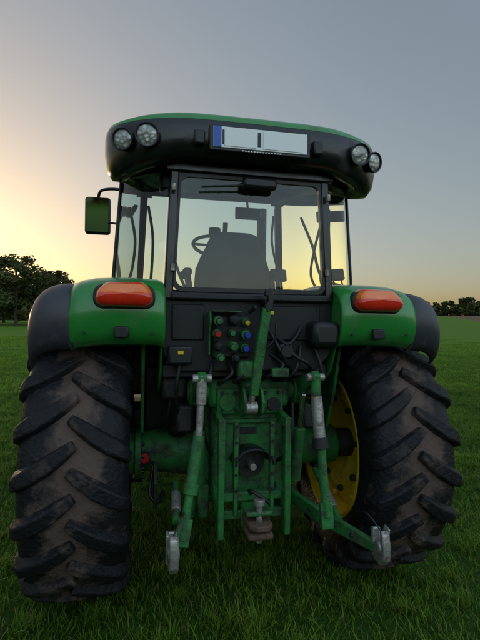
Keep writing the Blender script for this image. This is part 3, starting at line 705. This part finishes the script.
def grassmat():
    m,nt,b=nodes('grass_blades'); L=nt.links.new
    g=N(nt,'ShaderNodeNewGeometry')
    at=N(nt,'ShaderNodeAttribute'); at.attribute_name='bc'
    n1=N(nt,'ShaderNodeTexNoise'); n1.inputs['Scale'].default_value=.7; n1.inputs['Detail'].default_value=6; n1.inputs['Roughness'].default_value=.65; L(g.outputs['Position'],n1.inputs['Vector'])
    mx=N(nt,'ShaderNodeMix',data_type='RGBA'); mx.blend_type='MULTIPLY'; mx.inputs['Factor'].default_value=1
    r=N(nt,'ShaderNodeValToRGB'); r.color_ramp.elements[0].color=(.65,.72,.6,1); r.color_ramp.elements[0].position=.35; r.color_ramp.elements[1].color=(1.4,1.22,1.1,1); r.color_ramp.elements[1].position=.65
    L(n1.outputs['Fac'],r.inputs['Fac']); L(at.outputs['Color'],mx.inputs['A']); L(r.outputs['Color'],mx.inputs['B'])
    L(mx.outputs['Result'],b.inputs['Base Color']); b.inputs['Roughness'].default_value=.5; b.inputs['Specular IOR Level'].default_value=.2
    t=N(nt,'ShaderNodeBsdfTranslucent'); L(mx.outputs['Result'],t.inputs['Color'])
    ms=N(nt,'ShaderNodeMixShader'); ms.inputs['Fac'].default_value=.35
    L(b.outputs[0],ms.inputs[1]); L(t.outputs[0],ms.inputs[2]); L(ms.outputs[0],nt.nodes['Material Output'].inputs['Surface'])
    return m
M['grass']=grassmat()
def grass_mesh(seed,size,nb,hmin,hmax,w,gain=1,root=.35):
    rnd=random.Random(seed); vs=[];fs=[];cols=[]
    tuft=[(rnd.uniform(-size/2,size/2),rnd.uniform(-size/2,size/2),rnd.uniform(.8,1.5)) for _ in range(int(14*size*size))]
    for q in range(nb):
        if q%3==0:
            tx,ty,th=rnd.choice(tuft); x,y=tx+rnd.gauss(0,.03),ty+rnd.gauss(0,.03); hk=th
        else: x,y=rnd.uniform(-size/2,size/2),rnd.uniform(-size/2,size/2); hk=1
        h=hk*rnd.uniform(hmin,hmax)*(.7+.6*rnd.random()**2); a=rnd.uniform(0,6.283); le=rnd.uniform(.15,1.0)*h; b_=a+1.57+rnd.uniform(-.5,.5)
        ww=w*rnd.uniform(.5,1.5); dx,dy=math.cos(a),math.sin(a); ox,oy=math.cos(b_)*le,math.sin(b_)*le
        o=len(vs)
        for f,wf in((0,1),(.45,.9),(.8,.55)):
            cx,cy,cz=x+ox*f*f,y+oy*f*f,h*f*(1-.18*f)
            vs.append((cx-dx*ww*wf/2,cy-dy*ww*wf/2,cz)); vs.append((cx+dx*ww*wf/2,cy+dy*ww*wf/2,cz))
        vs.append((x+ox,y+oy,h*.8))
        fs+=[(o,o+1,o+3,o+2),(o+2,o+3,o+5,o+4),(o+4,o+5,o+6)]
        k=rnd.random()
        c=(.07+.08*k,.165+.11*k,.014+.014*k) if rnd.random()>.05 else (.20,.17,.08)
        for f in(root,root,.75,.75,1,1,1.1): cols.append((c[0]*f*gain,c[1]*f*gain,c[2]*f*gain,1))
    me=bpy.data.meshes.new('grass_patch'); me.from_pydata(vs,[],fs)
    ca=me.color_attributes.new('bc','FLOAT_COLOR','POINT')
    for i,c in enumerate(cols): ca.data[i].color=c
    me.materials.append(M['grass']); return me
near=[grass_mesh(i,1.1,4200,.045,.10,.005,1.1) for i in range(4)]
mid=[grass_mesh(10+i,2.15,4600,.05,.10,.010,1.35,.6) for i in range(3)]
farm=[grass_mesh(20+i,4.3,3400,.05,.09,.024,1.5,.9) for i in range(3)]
GR=top('grass')
cp=Vector((-.6341,-3.1949)); cf=Vector((math.sin(yaw),math.cos(yaw))); cr=Vector((math.cos(yaw),-math.sin(yaw)))
rnd=random.Random(3)
def place(meshes,step,r0,r1):
    k=int(r1/step)+2
    for i in range(-k,k+1):
        for j in range(-k,k+1):
            x,y=(i+.5)*step,(j+.5)*step
            m=max(abs(x),abs(y))
            if not (r0<m<r1): continue
            d=Vector((x,y))-cp
            if d.dot(cf)<-1 or abs(d.dot(cr))>abs(d.dot(cf))*.75+3: continue
            if r0>=20 and rnd.random()<max(0,(m-24)/24): continue
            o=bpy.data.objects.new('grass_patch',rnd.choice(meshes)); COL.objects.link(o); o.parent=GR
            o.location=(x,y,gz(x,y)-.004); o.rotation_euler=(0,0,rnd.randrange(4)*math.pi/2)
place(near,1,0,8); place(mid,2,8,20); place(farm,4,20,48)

# ------------------------------------------------------------ TREES
def leafmat():
    m,nt,b=nodes('foliage'); L=nt.links.new
    at=N(nt,'ShaderNodeAttribute'); at.attribute_name='bc'
    L(at.outputs['Color'],b.inputs['Base Color']); b.inputs['Roughness'].default_value=.8; b.inputs['Specular IOR Level'].default_value=.15
    return m
M['leaf']=leafmat()
def crown(rnd,clumps,leaf,per,vs,fs,cols):
    for (c,rad) in clumps:
        tone=rnd.uniform(.5,1.4); warm=rnd.uniform(.9,1.25)
        for _ in range(per):
            d=Vector((rnd.gauss(0,1),rnd.gauss(0,1),rnd.gauss(0,1))).normalized()*rad*rnd.random()**.4
            d.z*=.75
            p=Vector(c)+d; a=Vector((rnd.gauss(0,1),rnd.gauss(0,1),rnd.gauss(0,1))).normalized(); u_,v_=frame(a)
            s=leaf*rnd.uniform(.6,1.4); o=len(vs)
            vs+= [p+u_*s*.5,p+v_*s*.35,p-u_*s*.5,p-v_*s*.35]; fs.append((o,o+1,o+2,o+3))
            k=tone*rnd.uniform(.8,1.2); cols+= [(.062*k*warm,.078*k,.026*k,1)]*4
def colmesh(name,vs,fs,cols):
    me=bpy.data.meshes.new(name); me.from_pydata([tuple(q) for q in vs],[],fs); ca=me.color_attributes.new('bc','FLOAT_COLOR','POINT')
    for i,c in enumerate(cols): ca.data[i].color=c
    me.materials.append(M['leaf']); o=bpy.data.objects.new(name,me); COL.objects.link(o); return o
def tree(seed,h,loc,wide=.46,name='tree'):
    rnd=random.Random(seed); vs=[];fs=[];cl=[]
    trunk=[(0,0,-.3),(rnd.uniform(-.1,.1),0,h*.25),(rnd.uniform(-.3,.3),rnd.uniform(-.2,.2),h*.6),(0,0,h*.85)]
    v,f=sweep(smoothpath(trunk,3),[h*.028*(1-.085*i) for i in range(10)],8); vs+=v; fs+=f
    for i in range(11):
        a=rnd.uniform(0,6.28); z=h*rnd.uniform(.22,.65); l=h*wide*rnd.uniform(.5,.95)
        e=Vector((math.cos(a)*l,math.sin(a)*l,z+l*rnd.uniform(.2,.8)))
        v,f=sweep([(0,0,z),e*.5+Vector((0,0,z*.55)),e],[h*.012,h*.008,h*.003],6); o=len(vs); vs+=v; fs+=[tuple(q+o for q in g) for g in f]
        cl.append((e,h*rnd.uniform(.09,.15))); cl.append((e*.6+Vector((0,0,z*.45)),h*rnd.uniform(.10,.15)))
    for i in range(40):
        t=rnd.random(); z=h*(.14+.80*t); rr=h*wide*math.sin(math.pi*(.22+.70*t))**.7*rnd.uniform(.2,1); a=rnd.uniform(0,6.28)
        cl.append((Vector((math.cos(a)*rr,math.sin(a)*rr,z)),h*rnd.uniform(.06,.13)))
    P=top(name); P.location=loc
    mk('trunk_and_limbs',vs,fs,'bark',P,smooth=True)
    vs=[];fs=[];cols=[]; crown(rnd,cl,.46,150,vs,fs,cols)
    colmesh('crown',vs,fs,cols).parent=P
def wp(px,dist):
    a=(px-240)/474.18; d=Vector((.2106+.9776*a,.9776-.2106*a)); d=d*dist+cp; return d.x,d.y
for i,(px,dist,h) in enumerate([(-30,86,13),(-8,92,12.5),(16,86,13.0),(36,96,10.6),(54,100,12.0),(72,104,10.4),(90,110,8.6),(104,112,6.4),(4,110,12),(62,118,12)]):
    x,y=wp(px,dist); tree(100+i,h,(x,y,gz(x,y)-.1))
def treeline(name,pts,h0,h1,leaf,nper,seed):
    rnd=random.Random(seed); vs=[];fs=[];cols=[];cl=[]
    for (x,y) in pts:
        h=rnd.uniform(h0,h1); z=gz(x,y)
        for k in range(10):
            t=rnd.random(); cl.append((Vector((x+rnd.gauss(0,h*.25),y+rnd.gauss(0,h*.25),z+h*(.08+.8*t))),h*rnd.uniform(.16,.26)))
    crown(rnd,cl,leaf,nper,vs,fs,cols)
    colmesh(name,vs,fs,cols)
pts=[]
for i in range(150):
    px=-140+ i*5; pts.append(wp(px,330+30*math.sin(i*.4)+random.uniform(-8,8)))
treeline('tree_line',pts,7,13,1.8,70,5)
pts=[]
for i in range(34):
    px=-60+i*5; pts.append(wp(px,150+random.uniform(-6,6)))
treeline('hedge',pts,3,6,.9,60,6)
pts=[(70*math.sin(a)*random.uniform(.95,1.05),70*math.cos(a)*random.uniform(.95,1.05)) for a in [math.pi*(.62+.76*i/46) for i in range(47)]]
treeline('tree_line',pts,7,12,1.4,40,9)

# ------------------------------------------------------------ LIGHT
SAZ=math.radians(-24)
SEL=math.radians(2.5)
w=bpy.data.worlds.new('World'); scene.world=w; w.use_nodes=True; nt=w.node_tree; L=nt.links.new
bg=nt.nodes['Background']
sky=N(nt,'ShaderNodeTexSky'); sky.sky_type='NISHITA'; sky.sun_disc=False; sky.sun_elevation=SEL; sky.sun_rotation=SAZ
sky.air_density=1.0; sky.dust_density=2.6; sky.ozone_density=1.5; sky.altitude=300
sc=N(nt,'ShaderNodeVectorMath',operation='SCALE'); sc.inputs['Scale'].default_value=.15; L(sky.outputs['Color'],sc.inputs[0])
gm=N(nt,'ShaderNodeGamma'); gm.inputs['Gamma'].default_value=.58; L(sc.outputs['Vector'],gm.inputs['Color'])
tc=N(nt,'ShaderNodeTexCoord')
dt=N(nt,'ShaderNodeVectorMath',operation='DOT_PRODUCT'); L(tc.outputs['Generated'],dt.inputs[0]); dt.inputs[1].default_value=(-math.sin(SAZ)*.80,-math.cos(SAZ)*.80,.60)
mr=N(nt,'ShaderNodeMapRange',interpolation_type='SMOOTHSTEP'); mr.inputs['From Min'].default_value=-.1; mr.inputs['From Max'].default_value=.9; mr.inputs['To Min'].default_value=1.04; mr.inputs['To Max'].default_value=3.2  # added sky gain opposite the sun, fills light onto the tractor's rear
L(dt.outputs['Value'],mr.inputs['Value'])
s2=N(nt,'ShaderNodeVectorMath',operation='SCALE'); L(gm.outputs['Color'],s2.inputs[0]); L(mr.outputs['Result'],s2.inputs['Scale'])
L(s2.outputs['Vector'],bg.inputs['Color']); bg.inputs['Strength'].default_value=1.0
sd=bpy.data.lights.new('sun','SUN'); sd.energy=.5; sd.angle=math.radians(3); sd.color=(1,.72,.45)
so=bpy.data.objects.new('sun',sd); COL.objects.link(so)
dirv=Vector((math.sin(SAZ)*math.cos(SEL),math.cos(SAZ)*math.cos(SEL),math.sin(SEL)))
so.rotation_euler=dirv.to_track_quat('Z','Y').to_euler()
